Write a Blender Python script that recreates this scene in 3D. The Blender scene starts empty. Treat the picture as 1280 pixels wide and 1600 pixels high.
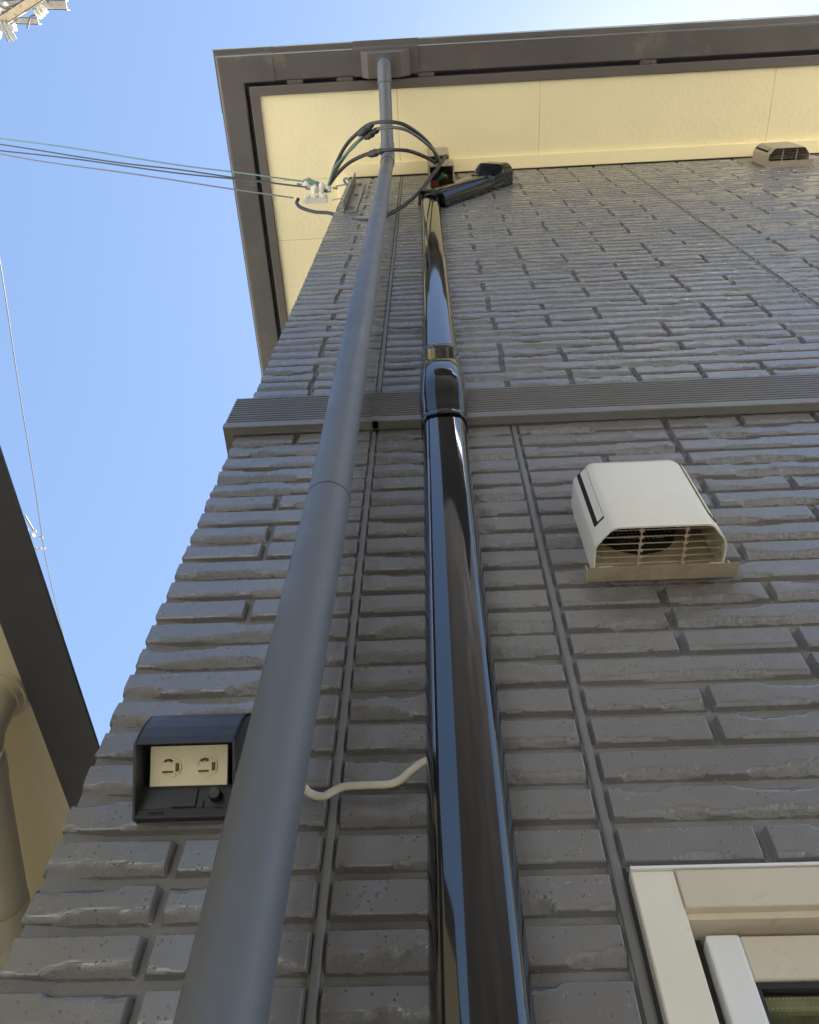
import bpy, bmesh, math, random
import numpy as np
from mathutils import Vector, Matrix
random.seed(7)
SC = bpy.context.scene
COL = SC.collection

# ---------------------------------------------------------------- camera, sky, sun, exposure
CAM_R = Vector((0.99867, 0.05064, 0.00978)); CAM_U = Vector((0.03869, -0.86097, 0.50719)); CAM_F = Vector((-0.03411, 0.50613, 0.86178))
CAM_O = Vector((0, -0.8, 1.5)); FPX = 1303.3
cd = bpy.data.cameras.new('camera'); cam = bpy.data.objects.new('camera', cd); COL.objects.link(cam)
m = Matrix((CAM_R, CAM_U, -CAM_F)).transposed().to_4x4(); m.translation = CAM_O
cam.matrix_world = m
cd.sensor_fit = 'HORIZONTAL'; cd.sensor_width = 36; cd.lens = FPX/1280*36; cd.clip_start = .02; cd.clip_end = 2000
SC.camera = cam

SUN_EL, SUN_AZ = 70.0, 62.0          # degrees; azimuth from +y (behind the house) towards +x
w = bpy.data.worlds.new('World'); SC.world = w; w.use_nodes = True
nt = w.node_tree; nt.nodes.clear()
sky = nt.nodes.new('ShaderNodeTexSky'); sky.sky_type = 'NISHITA'; sky.sun_disc = False
sky.sun_elevation = math.radians(SUN_EL); sky.sun_rotation = math.radians(SUN_AZ)
sky.air_density = 1.3; sky.dust_density = 0.3; sky.ozone_density = 0.6
bg = nt.nodes.new('ShaderNodeBackground'); bg.inputs['Strength'].default_value = 0.052
wo = nt.nodes.new('ShaderNodeOutputWorld')
nt.links.new(sky.outputs[0], bg.inputs[0]); nt.links.new(bg.outputs[0], wo.inputs[0])
sl = bpy.data.lights.new('sun', 'SUN'); sl.energy = 5.0; sl.angle = math.radians(.53); sl.color = (1, .965, .91)
so = bpy.data.objects.new('sun', sl); COL.objects.link(so)
sd = Vector((math.sin(math.radians(SUN_AZ))*math.cos(math.radians(SUN_EL)), math.cos(math.radians(SUN_AZ))*math.cos(math.radians(SUN_EL)), math.sin(math.radians(SUN_EL))))
so.rotation_euler = sd.to_track_quat('Z', 'Y').to_euler(); so.location = sd*60
SC.view_settings.view_transform = 'Standard'; SC.view_settings.look = 'None'
SC.view_settings.gamma = 1; SC.view_settings.exposure = 2.24; SC.view_settings.use_curve_mapping = False
SC.render.engine = 'CYCLES'
SC.cycles.max_bounces = 8; SC.cycles.diffuse_bounces = 5; SC.cycles.glossy_bounces = 4

# ---------------------------------------------------------------- helpers
def ray(px, py):
    return (CAM_F*FPX + CAM_R*(px-640) - CAM_U*(py-800)).normalized()
def atz(px, py, z):                 # the measured point of a cable at height z
    d = ray(px, py); return CAM_O + d*((z-CAM_O.z)/d.z)
def aty(px, py, y):
    d = ray(px, py); return CAM_O + d*((y-CAM_O.y)/d.y)
def project(p):
    d = Vector(p)-CAM_O; z = d.dot(CAM_F)
    if z <= .01: return None
    return 640+FPX*d.dot(CAM_R)/z, 800-FPX*d.dot(CAM_U)/z

def tag(o, label=None, cat=None, group=None, kind=None):
    for k, v in (('label', label), ('category', cat), ('group', group), ('kind', kind)):
        if v: o[k] = v
    return o
def thing(name, label, cat, loc=(0, 0, 0), group=None):
    o = bpy.data.objects.new(name, None); o.empty_display_size = .05; COL.objects.link(o); o.location = loc
    return tag(o, label, cat, group)

class MB:
    """collects geometry in world coordinates; build() links it as one mesh object"""
    def __init__(s): s.v = []; s.f = []; s.smooth = []
    def add(s, vs, fs, smooth=False):
        n = len(s.v); s.v += [tuple(v) for v in vs]; s.f += [tuple(i+n for i in f) for f in fs]; s.smooth += [smooth]*len(fs); return s
    def box(s, a, b):
        (x0, y0, z0), (x1, y1, z1) = a, b
        x0, x1 = min(x0, x1), max(x0, x1); y0, y1 = min(y0, y1), max(y0, y1); z0, z1 = min(z0, z1), max(z0, z1)
        return s.add([(x0,y0,z0),(x1,y0,z0),(x1,y1,z0),(x0,y1,z0),(x0,y0,z1),(x1,y0,z1),(x1,y1,z1),(x0,y1,z1)],
              [(0,3,2,1),(4,5,6,7),(0,1,5,4),(1,2,6,5),(2,3,7,6),(3,0,4,7)])
    def bevbox(s, a, b, r=.003, seg=2):
        bm = bmesh.new(); bmesh.ops.create_cube(bm, size=1)
        a = Vector(a); b = Vector(b); c = (a+b)/2; d = b-a
        for v in bm.verts: v.co = Vector((c.x+v.co.x*abs(d.x), c.y+v.co.y*abs(d.y), c.z+v.co.z*abs(d.z)))
        bmesh.ops.bevel(bm, geom=list(bm.edges), offset=r, segments=seg, affect='EDGES', profile=.5)
        bm.verts.index_update(); bmesh.ops.recalc_face_normals(bm, faces=bm.faces)
        s.add([v.co for v in bm.verts], [[v.index for v in f.verts] for f in bm.faces]); bm.free(); return s
    def loft(s, rings, cap0=True, cap1=True, closed=True, smooth=True):
        n = len(rings[0]); vs = [p for r in rings for p in r]; fs = []
        for i in range(len(rings)-1):
            for j in range(n if closed else n-1):
                k = (j+1) % n; fs.append((i*n+j, i*n+k, (i+1)*n+k, (i+1)*n+j))
        s.add(vs, fs, smooth)
        if closed and cap0: s.add(rings[0], [tuple(range(n-1, -1, -1))])
        if closed and cap1: s.add(rings[-1], [tuple(range(n))])
        return s
    def tube(s, pts, r, n=12, smooth=True, caps=True):
        pts = [Vector(p) for p in pts]; rr = r if isinstance(r, (list, tuple)) else [r]*len(pts)
        rings = []; up = None
        for i, p in enumerate(pts):
            t = (pts[min(i+1, len(pts)-1)]-pts[max(i-1, 0)])
            if t.length < 1e-9: t = Vector((0, 0, 1))
            t.normalize()
            if up is None: up = t.orthogonal().normalized()
            up = (up-t*up.dot(t)); up = up.normalized() if up.length > 1e-6 else t.orthogonal().normalized()
            q = t.cross(up)
            rings.append([p+(up*math.cos(2*math.pi*k/n)+q*math.sin(2*math.pi*k/n))*rr[i] for k in range(n)])
        return s.loft(rings, caps, caps, True, smooth)
    def build(s, name, mat, parent=None, kind=None, bevel=0, seg=2):
        me = bpy.data.meshes.new(name); me.from_pydata(s.v, [], s.f); me.update()
        bm = bmesh.new(); bm.from_mesh(me); bmesh.ops.recalc_face_normals(bm, faces=bm.faces); bm.to_mesh(me); bm.free()
        me.polygons.foreach_set('use_smooth', s.smooth)
        lo = Vector([min(v[i] for v in s.v) for i in range(3)]); hi = Vector([max(v[i] for v in s.v) for i in range(3)])
        c = Vector(((lo.x+hi.x)/2, (lo.y+hi.y)/2, lo.z))
        me.transform(Matrix.Translation(-c))
        me.materials.append(mat)
        o = bpy.data.objects.new(name, me); COL.objects.link(o)
        if parent is not None:
            wl = Vector((0, 0, 0)); q = parent
            while q is not None: wl += q.location; q = q.parent
            o.parent = parent; o.location = c-wl
        else: o.location = c
        if kind: o['kind'] = kind
        if bevel:
            b = o.modifiers.new('bevel', 'BEVEL'); b.width = bevel; b.segments = seg; b.limit_method = 'ANGLE'; b.angle_limit = math.radians(40)
        return o

def crom(pts, k=8):
    pts = [Vector(p) for p in pts]; P = [pts[0]*2-pts[1]]+pts+[pts[-1]*2-pts[-2]]; out = []
    for i in range(1, len(P)-2):
        a, b, c, d = P[i-1:i+3]
        for j in range(k):
            t = j/k
            out.append(.5*((2*b)+(c-a)*t+(2*a-5*b+4*c-d)*t*t+(3*b-a-3*c+d)*t**3))
    out.append(pts[-1]); return out

def circle_rot(c, axis, r, n=20):
    axis = Vector(axis).normalized(); u = axis.orthogonal().normalized(); v = axis.cross(u)
    return [Vector(c)+(u*math.cos(2*math.pi*k/n)+v*math.sin(2*math.pi*k/n))*r for k in range(n)]

# ---------------------------------------------------------------- materials
def new_mat(name):
    mt = bpy.data.materials.new(name); mt.use_nodes = True
    return mt, mt.node_tree, mt.node_tree.nodes['Principled BSDF']
def node(t, kind, **kw):
    n = t.nodes.new(kind)
    for k, v in kw.items():
        if k in n.inputs: n.inputs[k].default_value = v
        else: setattr(n, k, v)
    return n
def pos(t):
    return node(t, 'ShaderNodeNewGeometry').outputs['Position']
def mix_col(t, fac, a, b):
    n = node(t, 'ShaderNodeMix', data_type='RGBA')
    if hasattr(fac, 'links'): t.links.new(fac, n.inputs[0])
    else: n.inputs[0].default_value = fac
    for s, i in ((a, 6), (b, 7)):
        if hasattr(s, 'links'): t.links.new(s, n.inputs[i])
        else: n.inputs[i].default_value = (*s, 1)
    return n.outputs[2]
def ramp(t, src, a, b, va=0.0, vb=1.0):
    n = node(t, 'ShaderNodeMapRange'); t.links.new(src, n.inputs['Value'])
    n.inputs['From Min'].default_value = a; n.inputs['From Max'].default_value = b
    n.inputs['To Min'].default_value = va; n.inputs['To Max'].default_value = vb
    return n.outputs[0]
def math_n(t, op, a, b=None):
    n = node(t, 'ShaderNodeMath', operation=op)
    for i, s in enumerate((a, b)):
        if s is None: continue
        if hasattr(s, 'links'): t.links.new(s, n.inputs[i])
        else: n.inputs[i].default_value = s
    return n.outputs[0]
def noise(t, scale, detail=3, rough=.55, vec=None):
    n = node(t, 'ShaderNodeTexNoise'); n.inputs['Scale'].default_value = scale; n.inputs['Detail'].default_value = detail; n.inputs['Roughness'].default_value = rough
    t.links.new(vec if vec is not None else pos(t), n.inputs['Vector']); return n.outputs['Fac']
def bump(t, b, height, strength, dist, prev=None):
    n = node(t, 'ShaderNodeBump'); n.inputs['Strength'].default_value = strength; n.inputs['Distance'].default_value = dist
    t.links.new(height, n.inputs['Height'])
    if prev is not None: t.links.new(prev, n.inputs['Normal'])
    t.links.new(n.outputs[0], b.inputs['Normal']); return n.outputs[0]

def simple(name, col, rough=.5, var=.08, vscale=12, metal=0, ior=1.5, bumps=(), coat=0, dirt=None, stretch=None):
    mt, t, b = new_mat(name)
    v = None
    if stretch:
        mp = node(t, 'ShaderNodeMapping'); mp.inputs['Scale'].default_value = stretch; t.links.new(pos(t), mp.inputs['Vector']); v = mp.outputs[0]
    n = noise(t, vscale, 4, .6, v)
    c = mix_col(t, ramp(t, n, .3, .7), [x*(1-var) for x in col], [min(1, x*(1+var)) for x in col])
    if dirt:
        dc, ds, lo, hi = dirt
        c = mix_col(t, ramp(t, noise(t, ds, 6, .65), lo, hi), c, dc)
    t.links.new(c, b.inputs['Base Color'])
    r = ramp(t, noise(t, vscale*2.3, 4), .3, .7, rough*.85, min(1, rough*1.15)); t.links.new(r, b.inputs['Roughness'])
    b.inputs['Metallic'].default_value = metal; b.inputs['IOR'].default_value = ior; b.inputs['Coat Weight'].default_value = coat
    pv = None
    for sc_, st, ds in bumps: pv = bump(t, b, noise(t, sc_, 3), st, ds, pv)
    return mt

def wall_mat(name, mortar):
    mt, t, b = new_mat(name)
    base = (.195, .192, .193) if not mortar else (.190, .187, .187)
    n = noise(t, 6, 5, .6)
    c = mix_col(t, ramp(t, n, .3, .7), [x*.9 for x in base], [x*1.1 for x in base])
    c = mix_col(t, ramp(t, noise(t, 70, 4, .7), .35, .75, 0, .22), c, [x*1.25 for x in base])
    oi = node(t, 'ShaderNodeObjectInfo')
    c = mix_col(t, ramp(t, oi.outputs['Random'], 0, 1, 0, .16), c, [x*.55 for x in base])
    # soot and dust under the vent outlets: a stain with its own outline
    px = pos(t); sp = node(t, 'ShaderNodeSeparateXYZ'); t.links.new(px, sp.inputs[0])
    def stain(x0, z1, hw, hz):
        dx = math_n(t, 'ABSOLUTE', math_n(t, 'SUBTRACT', sp.outputs[0], x0))
        fx = ramp(t, dx, hw*.55, hw, 1, 0)
        fz = ramp(t, math_n(t, 'SUBTRACT', z1, sp.outputs[2]), 0, hz, 1, 0)
        up = math_n(t, 'LESS_THAN', sp.outputs[2], z1+.03)
        return math_n(t, 'MULTIPLY', math_n(t, 'MULTIPLY', fx, fz), up)
    st = math_n(t, 'MULTIPLY', stain(.36, 2.615, .15, .13), ramp(t, noise(t, 30, 6, .7), .25, .6))
    c = mix_col(t, math_n(t, 'MULTIPLY', st, .8), c, (.055, .045, .036))
    t.links.new(c, b.inputs['Base Color'])
    rg = ramp(t, noise(t, 25, 4), .3, .7, .21, .29) if not mortar else ramp(t, noise(t, 25, 4), .3, .7, .5, .65)
    t.links.new(rg, b.inputs['Roughness'])
    b.inputs['IOR'].default_value = 2.05
    if mortar:
        pv = bump(t, b, noise(t, 330, 4, .7), .9, .0022)
    else:
        pv = bump(t, b, noise(t, 40, 3), .2, .0015)
        pv = bump(t, b, noise(t, 420, 2), .5, .0007, pv)
        vo = node(t, 'ShaderNodeTexVoronoi'); vo.inputs['Scale'].default_value = 125; t.links.new(px, vo.inputs['Vector'])
        pit = math_n(t, 'MULTIPLY', ramp(t, vo.outputs['Distance'], .06, .20, 1, 0), ramp(t, noise(t, 17, 3), .43, .53))
        inv = math_n(t, 'SUBTRACT', 1.0, pit)
        pv = bump(t, b, inv, 1.0, .0016, pv)
        at = node(t, 'ShaderNodeAttribute', attribute_name='chip')
        rough_stone = math_n(t, 'MULTIPLY', at.outputs['Fac'], noise(t, 170, 5, .7))
        bump(t, b, rough_stone, 1.0, .0042, pv)
        t.links.new(math_n(t, 'ADD', rg, math_n(t, 'MULTIPLY', at.outputs['Fac'], .3)), b.inputs['Roughness'])
    return mt

M = {}
M['brick'] = wall_mat('siding_brick', False)
M['mortar'] = wall_mat('siding_mortar', True)
M['trim'] = simple('taupe_trim', (.185, .178, .172), .33, .06, 9, ior=1.75, bumps=((300, .15, .0005),))
M['seal'] = simple('joint_sealant', (.20, .197, .195), .45, .06, 20, bumps=((60, .2, .001),))
M['soffit'] = simple('cream_soffit', (.92, .82, .51), .75, .03, 3, bumps=((42, .5, .005), (130, .4, .002)))
M['frieze'] = simple('cream_trim', (.90, .79, .47), .55, .03, 4, bumps=((120, .15, .0008),), dirt=((.35, .28, .16), 9, .66, .8))
M['gutter'] = simple('brown_gutter', (.105, .097, .088), .42, .12, 2.2, bumps=((9, .25, .004),), dirt=((.20, .17, .13), 5, .55, .8))
M['lip_sun_tint'] = simple('gutter_lip_painted_sun', (.34, .44, .44), .35, .1, 6)
M['fascia'] = simple('brown_fascia', (.125, .112, .100), .45, .1, 3)
M['pipe'] = simple('grey_pvc_pipe', (.130, .146, .174), .44, .06, 5, ior=1.5, bumps=((30, .08, .001),), dirt=((.155, .170, .196), 9, .55, .85), stretch=(1, 1, .22))
M['black'] = simple('black_gloss_plastic', (.004, .005, .007), .05, .2, 6, ior=2.1)
M['black2'] = simple('black_satin_plastic', (.006, .007, .009), .10, .2, 6, ior=1.5)
M['black_joint'] = simple('black_gloss_fitting', (.005, .006, .008), .05, .2, 6, ior=1.8)
M['blackmatte'] = simple('black_plastic', (.020, .021, .024), .38, .1, 20)
M['outlet'] = simple('charcoal_plastic', (.040, .043, .050), .40, .06, 30, bumps=((900, .08, .0003),))
M['ivory'] = simple('ivory_plastic', (.93, .85, .58), .4, .03, 40)
M['slot'] = simple('dark_slot', (.12, .095, .05), .6, .1, 40)
M['hood'] = simple('beige_hood_paint', (.88, .84, .73), .36, .03, 10, bumps=((500, .08, .0003),))
M['hooddirt'] = simple('weathered_beige_metal', (.52, .45, .32), .45, .15, 40, dirt=((.07, .055, .035), 70, .60, .82))
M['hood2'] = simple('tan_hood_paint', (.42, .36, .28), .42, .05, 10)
M['dark'] = simple('dark_void', (.012, .012, .012), .8, .1, 10)
M['wire_mesh'] = simple('screen_wire', (.25, .24, .22), .5, .1, 50)
M['champ'] = simple('champagne_aluminium', (.68, .62, .51), .30, .04, 14, metal=0, stretch=(1, 1, .15))
M['champ3'] = simple('light_champagne_aluminium', (.84, .80, .70), .32, .03, 14)
M['champ2'] = simple('silver_aluminium', (.84, .85, .86), .30, .04, 14, metal=0, stretch=(1, 1, .15))
M['gasket'] = simple('black_gasket', (.03, .032, .036), .5, .1, 20)
M['cable'] = simple('ivory_cable', (.62, .58, .48), .42, .05, 60)
M['wire'] = simple('black_wire', (.035, .035, .037), .45, .1, 30)
M['wiregrey'] = simple('grey_wire', (.13, .13, .135), .45, .1, 30)
M['wiregreen'] = simple('green_wire', (.12, .22, .19), .45, .1, 30)
M['green'] = simple('green_terminal', (.05, .33, .14), .4, .1, 30)
M['red'] = simple('red_terminal', (.16, .035, .02), .4, .1, 30)
M['porcelain'] = simple('white_porcelain', (.80, .76, .66), .2, .05, 20)
M['galv'] = simple('galvanised_steel', (.30, .31, .31), .45, .12, 30, metal=.3)
M['boxbeige'] = simple('weathered_beige_box', (.42, .35, .24), .5, .12, 20, dirt=((.17, .13, .08), 30, .5, .75))
M['roof'] = simple('dark_roof', (.07, .07, .075), .6, .15, 4)
M['concrete'] = simple('pole_concrete', (.38, .37, .35), .8, .1, 5, bumps=((60, .3, .003),))
M['white_arm'] = simple('white_painted_steel', (.30, .285, .255), .45, .05, 6)
M['ground'] = simple('pale_concrete_yard', (.36, .34, .30), .85, .14, 1.3, bumps=((40, .4, .004),), dirt=((.28, .26, .22), .8, .5, .8))
M['bounce_dimmer'] = simple('bounce_dimmer_brown', (.08, .066, .05), .9, .2, 30, bumps=((140, .6, .006),))
M['bounce_pale'] = simple('pale_bounce_slab', (.56, .53, .47), .8, .1, 2, bumps=((40, .4, .004),))
M['opp'] = simple('brown_render', (.066, .055, .044), .9, .02, .5)
M['neighgut'] = simple('neighbour_gutter_dark', (.085, .090, .10), .42, .1, 4, dirt=((.10, .10, .10), 60, .73, .8))
M['neighsoff'] = simple('neighbour_cream_soffit', (.86, .77, .56), .6, .05, 8, stretch=(1, .08, 1), bumps=((120, .2, .001),))
M['neighpipe'] = simple('neighbour_beige_pipe', (.66, .58, .41), .4, .06, 8)

mt, t, b = new_mat('window_glass')
b.inputs['Base Color'].default_value = (.8, .85, .8, 1); b.inputs['Roughness'].default_value = .03
b.inputs['Transmission Weight'].default_value = 1; b.inputs['IOR'].default_value = 1.5
M['glass'] = mt
mt, t, b = new_mat('curtain_reflection_tint')
t.links.new(mix_col(t, ramp(t, noise(t, 18, 5, .7), .35, .65), (.36, .36, .18), (.66, .63, .38)), b.inputs['Base Color']); b.inputs['Roughness'].default_value = .9  # yellow-green reflection of the glass is put into the curtain's colour
M['curtain'] = mt

# ---------------------------------------------------------------- ground
ZS = 6.925                                   # level of the soffit
XC = -0.457                                  # house corner
g = MB(); g.add([(-900,-900,0),(900,-900,0),(900,900,0),(-900,900,0)], [(0,1,2,3)])
g.build('ground', M['ground'], None, 'structure')
MB().box((-7, -9, 0), (-.43, 9, .004)).build('bounce_slab', M['bounce_pale'], None, 'structure')  # unseen pale slab, added to bounce light up to the neighbour's soffit
MB().box((-.42, -2.20, 0), (9, -.02, .006)).build('bounce_dimmer', M['bounce_dimmer'], None, 'structure')  # unseen dark strip, added to keep ground bounce off the brick undersides

# ---------------------------------------------------------------- the house
house = thing('house', 'two storey house clad in dark taupe brick relief siding under cream eaves', 'house', (0, 0, 0))
H = 0.05793
Z0, ZU = 3.1381, 3.4629                      # bottoms of the first full course of each storey
XL, XR, XU = -.1385, .1790, 1.1698           # vertical joints between siding boards
T = .0125                                    # depth of the relief
def hashn(ix, iy, s):
    h = (ix*374761393 + iy*668265263 + s*974711) & 0x7fffffff
    h = ((h ^ (h >> 13))*1274126177) & 0x7fffffff
    return ((h ^ (h >> 16)) & 0xffff)/65535.0
def vnoise(x, y, sc_, s):
    x = x*sc_; y = y*sc_; xi = np.floor(x).astype(np.int64); yi = np.floor(y).astype(np.int64)
    fx = x-xi; fy = y-yi; fx = fx*fx*(3-2*fx); fy = fy*fy*(3-2*fy)
    return (hashn(xi,yi,s)*(1-fx)+hashn(xi+1,yi,s)*fx)*(1-fy)+(hashn(xi,yi+1,s)*(1-fx)+hashn(xi+1,yi+1,s)*fx)*fy

rng = np.random.default_rng(11)
def brick_grid(x0, x1, zb, zt, step, rows, corner=False, chippy=1.0):
    """(verts, quads) of one split-faced brick: x, depth y, z. Broken chips along its long edges."""
    n = max(5, int(round((x1-x0)/step)))
    s = int(rng.integers(1, 1 << 20))
    us = np.concatenate(([x0-.0048, x0-.0006, x0], np.linspace(x0+.0014, x1-.0014, n+1), [x1, x1+.0006, x1+.0048]))
    h = zt-zb
    vs = np.concatenate(([zb-.0016, zb-.0006, zb], np.linspace(zb+.0012, zt-.0012, rows+1), [zt, zt+.0006, zt+.0040]))
    U, V = np.meshgrid(us, vs, indexing='ij')
    nz = vnoise(U, V, 45, s)-.5; nf = vnoise(U, V, 105, s+3)-.5; nff = vnoise(U, V, 260, s+5)-.5
    D = .0006*nz
    # chips
    L = x1-x0
    def chips(count, top):
        nonlocal D
        for _ in range(count):
            c = rng.uniform(x0+.01, x1-.01); a = rng.uniform(.025, .10 if not top else .06); bb = rng.uniform(.006, .019 if not top else .008)
            if a*2 > L: a = L*.5
            q = 1-((us-c)/a)**2; q = np.sqrt(np.clip(q, 0, 1))
            hh = bb*q*(.75+.9*(vnoise(us, us*0+7.1, 75, s+9)-.25))
            dist = (V-zb) if not top else (zt-V)
            HH = np.maximum(hh[:, None], 1e-5)
            k = np.clip(1-dist/HH, 0, 1)
            on = (dist < HH) & (hh[:, None] > .0015)
            dep = (.0008+.0078*k) + .0038*nf + .0016*nff
            D = np.where(on, np.maximum(D, np.clip(dep, 0, T-.001)), D)
    nb = rng.poisson(chippy*L/.19)
    chips(nb, False); chips(rng.poisson(chippy*L/.26), True)
    # long wavy worn arris on the lower edge
    wv = np.clip((vnoise(us, us*0+1.3, 22, s+31)-.5)*.026, 0, .009)[:, None]
    k = np.clip(1-(V-zb)/np.maximum(wv, 1e-5), 0, 1); D = np.where((V-zb < wv), np.maximum(D, .0045*k), D)
    D[0, :] = T+.001; D[-1, :] = T+.001; D[:, 0] = T+.001; D[:, -1] = T+.001
    for e in (1, -2):
        D[e, 1:-1] = np.maximum(D[e, 1:-1], .0012); D[1:-1, e] = np.maximum(D[1:-1, e], .0012)
    if corner:
        U = U.copy(); jit = (vnoise(V[0], V[0]*0+3.3, 60, s)-.5)*.004
        U[0, :] = x0+.0125; D[0, :] = .110
        U[1, :] = x0+jit; D[1, :] = .105; U[2, :] = x0+jit; D[2, 1:-1] = D[3, 1:-1]*.5
        for e in (0, -1):
            U[1, e] = U[2, e] = x0+.0125; D[1, e] = .105; D[2, e] = T+.001
    P = np.stack([U, D, V], -1).reshape(-1, 3)
    nu, nv = U.shape; I = np.arange(nu*nv).reshape(nu, nv)
    Q = np.stack([I[:-1, :-1], I[1:, :-1], I[1:, 1:], I[:-1, 1:]], -1).reshape(-1, 4)
    brick_grid.chip = np.clip((D-.0006)/.0022, 0, 1); brick_grid.chip[:2, :] = 0; brick_grid.chip[-2:, :] = 0; brick_grid.chip[:, :2] = 0; brick_grid.chip[:, -2:] = 0
    brick_grid.chip = brick_grid.chip.ravel()
    fl = np.ones((nu-1, nv-1), dtype=bool); fl[0, :] = fl[-1, :] = False; fl[:, 0] = fl[:, -1] = False
    if corner: fl[:3, :] = False
    brick_grid.smooth = fl.ravel()
    return P, Q
def mesh_np(name, P, Q, mat, smooth=None, chip=None):
    me = bpy.data.meshes.new(name)
    me.vertices.add(len(P)); me.vertices.foreach_set('co', P.astype(np.float32).ravel())
    me.loops.add(Q.size); me.loops.foreach_set('vertex_index', Q.astype(np.int32).ravel())
    me.polygons.add(len(Q)); me.polygons.foreach_set('loop_start', np.arange(0, Q.size, 4, dtype=np.int32))
    me.polygons.foreach_set('loop_total', np.full(len(Q), 4, dtype=np.int32))
    me.update(calc_edges=True); me.validate(); me.polygons.foreach_set('use_smooth', np.ones(len(Q), dtype=bool) if smooth is None else smooth); me.materials.append(mat)
    if chip is not None: me.attributes.new('chip', 'FLOAT', 'POINT').data.foreach_set('value', chip.astype(np.float32))
    return me

# mortar backing: lower storey with the window opening left out, upper storey, side wall
WX0, WX1, WZ0, WZ1 = .190, 1.60, .75, 2.088
lb = MB()
for x0, x1, z0, z1 in ((XC+.012, WX0, 0, 3.24), (WX0, 9, WZ1, 3.24), (WX0, 9, 0, WZ0), (WX1, 9, WZ0, WZ1)):
    lb.box((x0, T, z0), (x1, T+.06, z1))
lower = lb.build('lower_siding', M['mortar'], house)
upper = MB().box((XC+.012, T, 3.24), (9, T+.06, 6.98)).build('upper_siding', M['mortar'], house)
side = MB().box((XC+.0125, T+.061, 0), (XC+.06, 7, 6.98)).build('side_siding', M['mortar'], house)

BH = .0395                                    # height of a brick face
def courses(storey):
    out = []
    r2 = random.Random(5 if storey else 3)
    if storey == 0:
        rows = list(range(-1, 50))
        fixed = {-.314: {-1, 4, 6, 7, 10, 18, 19, 20}, .348: {2, 7, 10, 11, 12, 14, 15, 18}, .514: {-1, 0, 1, 2, 4, 5, 8, 10, 12, 13}, .682: {-1, 4, 6, 9, 11, 16}}
        cols_right = [.348+.1667*k for k in range(0, 10)]
    else:
        rows = list(range(-1, 60)); fixed = {}
        cols_right = [-.1385+.1637*k for k in range(1, 8)]
    runs = {}
    def on(cx, i):
        key = round(cx, 3)
        for kx, st in fixed.items():
            if abs(kx-cx) < .004 and i <= 20: return i in st
        if key not in runs:
            seq = []; state = r2.random() < .55
            while len(seq) < 80:
                seq += [state]*(r2.choice((1, 2, 2, 3, 4)) if state else r2.choice((1, 1, 2, 3))); state = not state
            runs[key] = seq
        return runs[key][i+2]
    J = .0165/2
    for i in rows:
        zb = (ZU+i*H) if storey else (Z0-i*H)
        zt = zb+BH
        if storey == 0: zt = min(zt, 3.238)
        else: zt = min(zt, 6.97)
        if zb < .25: continue
        secs = []
        if storey == 0:
            secs.append((XC, XL-.010, [-.314], True)); secs.append((XL+.010, XR-.011, [], False))
            if zb > 2.09: secs.append((XR+.011, 2.2, cols_right, False))
        else:
            secs.append((XC, XL-.010, [-.314], True)); secs.append((XL+.010, XU-.010, cols_right, False))
            secs.append((XU+.010, 3.7, [XU+.1637*k for k in range(1, 15)], False))
        for a, bq, cols, corner in secs:
            cuts = [c+r2.uniform(-.004, .004) for c in cols if a+.06 < c < bq-.06 and on(c, i)]
            e = [a]+cuts+[bq]
            for k in range(len(e)-1):
                x0 = e[k]+(J if k else 0); x1 = e[k+1]-(J if k < len(e)-2 else 0)
                out.append((x0, x1, zb, zt, corner and k == 0))
    return out
cand = []
for st in (0, 1):
    for (x0, x1, zb, zt, cn) in courses(st):
        a = project((x0, 0, zb)); b2 = project((x1, 0, zb)); c2 = project((x0, 0, zt))
        vis = False; size = 0
        if a and b2 and c2:
            vis = max(a[0], b2[0]) > -10 and min(a[0], b2[0]) < 1290 and min(a[1], c2[1]) < 1610 and max(a[1], c2[1]) > -10
            size = abs(a[1]-c2[1])*min(abs(b2[0]-a[0]), 400) if vis else 0
        cand.append((size, st, x0, x1, zb, zt, cn))
cand.sort(key=lambda q: -q[0])
rest = {0: [[], [], 0, [], []], 1: [[], [], 0, [], []]}
for i, (size, st, x0, x1, zb, zt, cn) in enumerate(cand):
    if i < 300 and size > 0:
        fine = size > 2500
        P, Q = brick_grid(x0, x1, zb, zt, .0045 if fine else .007, 10 if fine else 7, cn)
        c = np.array([(x0+x1)/2, 0, zb]); me = mesh_np('brick', P-c, Q, M['brick'], brick_grid.smooth, brick_grid.chip)
        o = bpy.data.objects.new('brick', me); COL.objects.link(o)
        o.parent = lower if st == 0 else upper
        o.location = Vector(c)-o.parent.location-house.location
    else:
        P, Q = brick_grid(x0, x1, zb, zt, .012, 6, cn)
        R = rest[st]; R[0].append(P); R[1].append(Q+R[2]); R[2] += len(P); R[3].append(brick_grid.smooth); R[4].append(brick_grid.chip)
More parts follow.
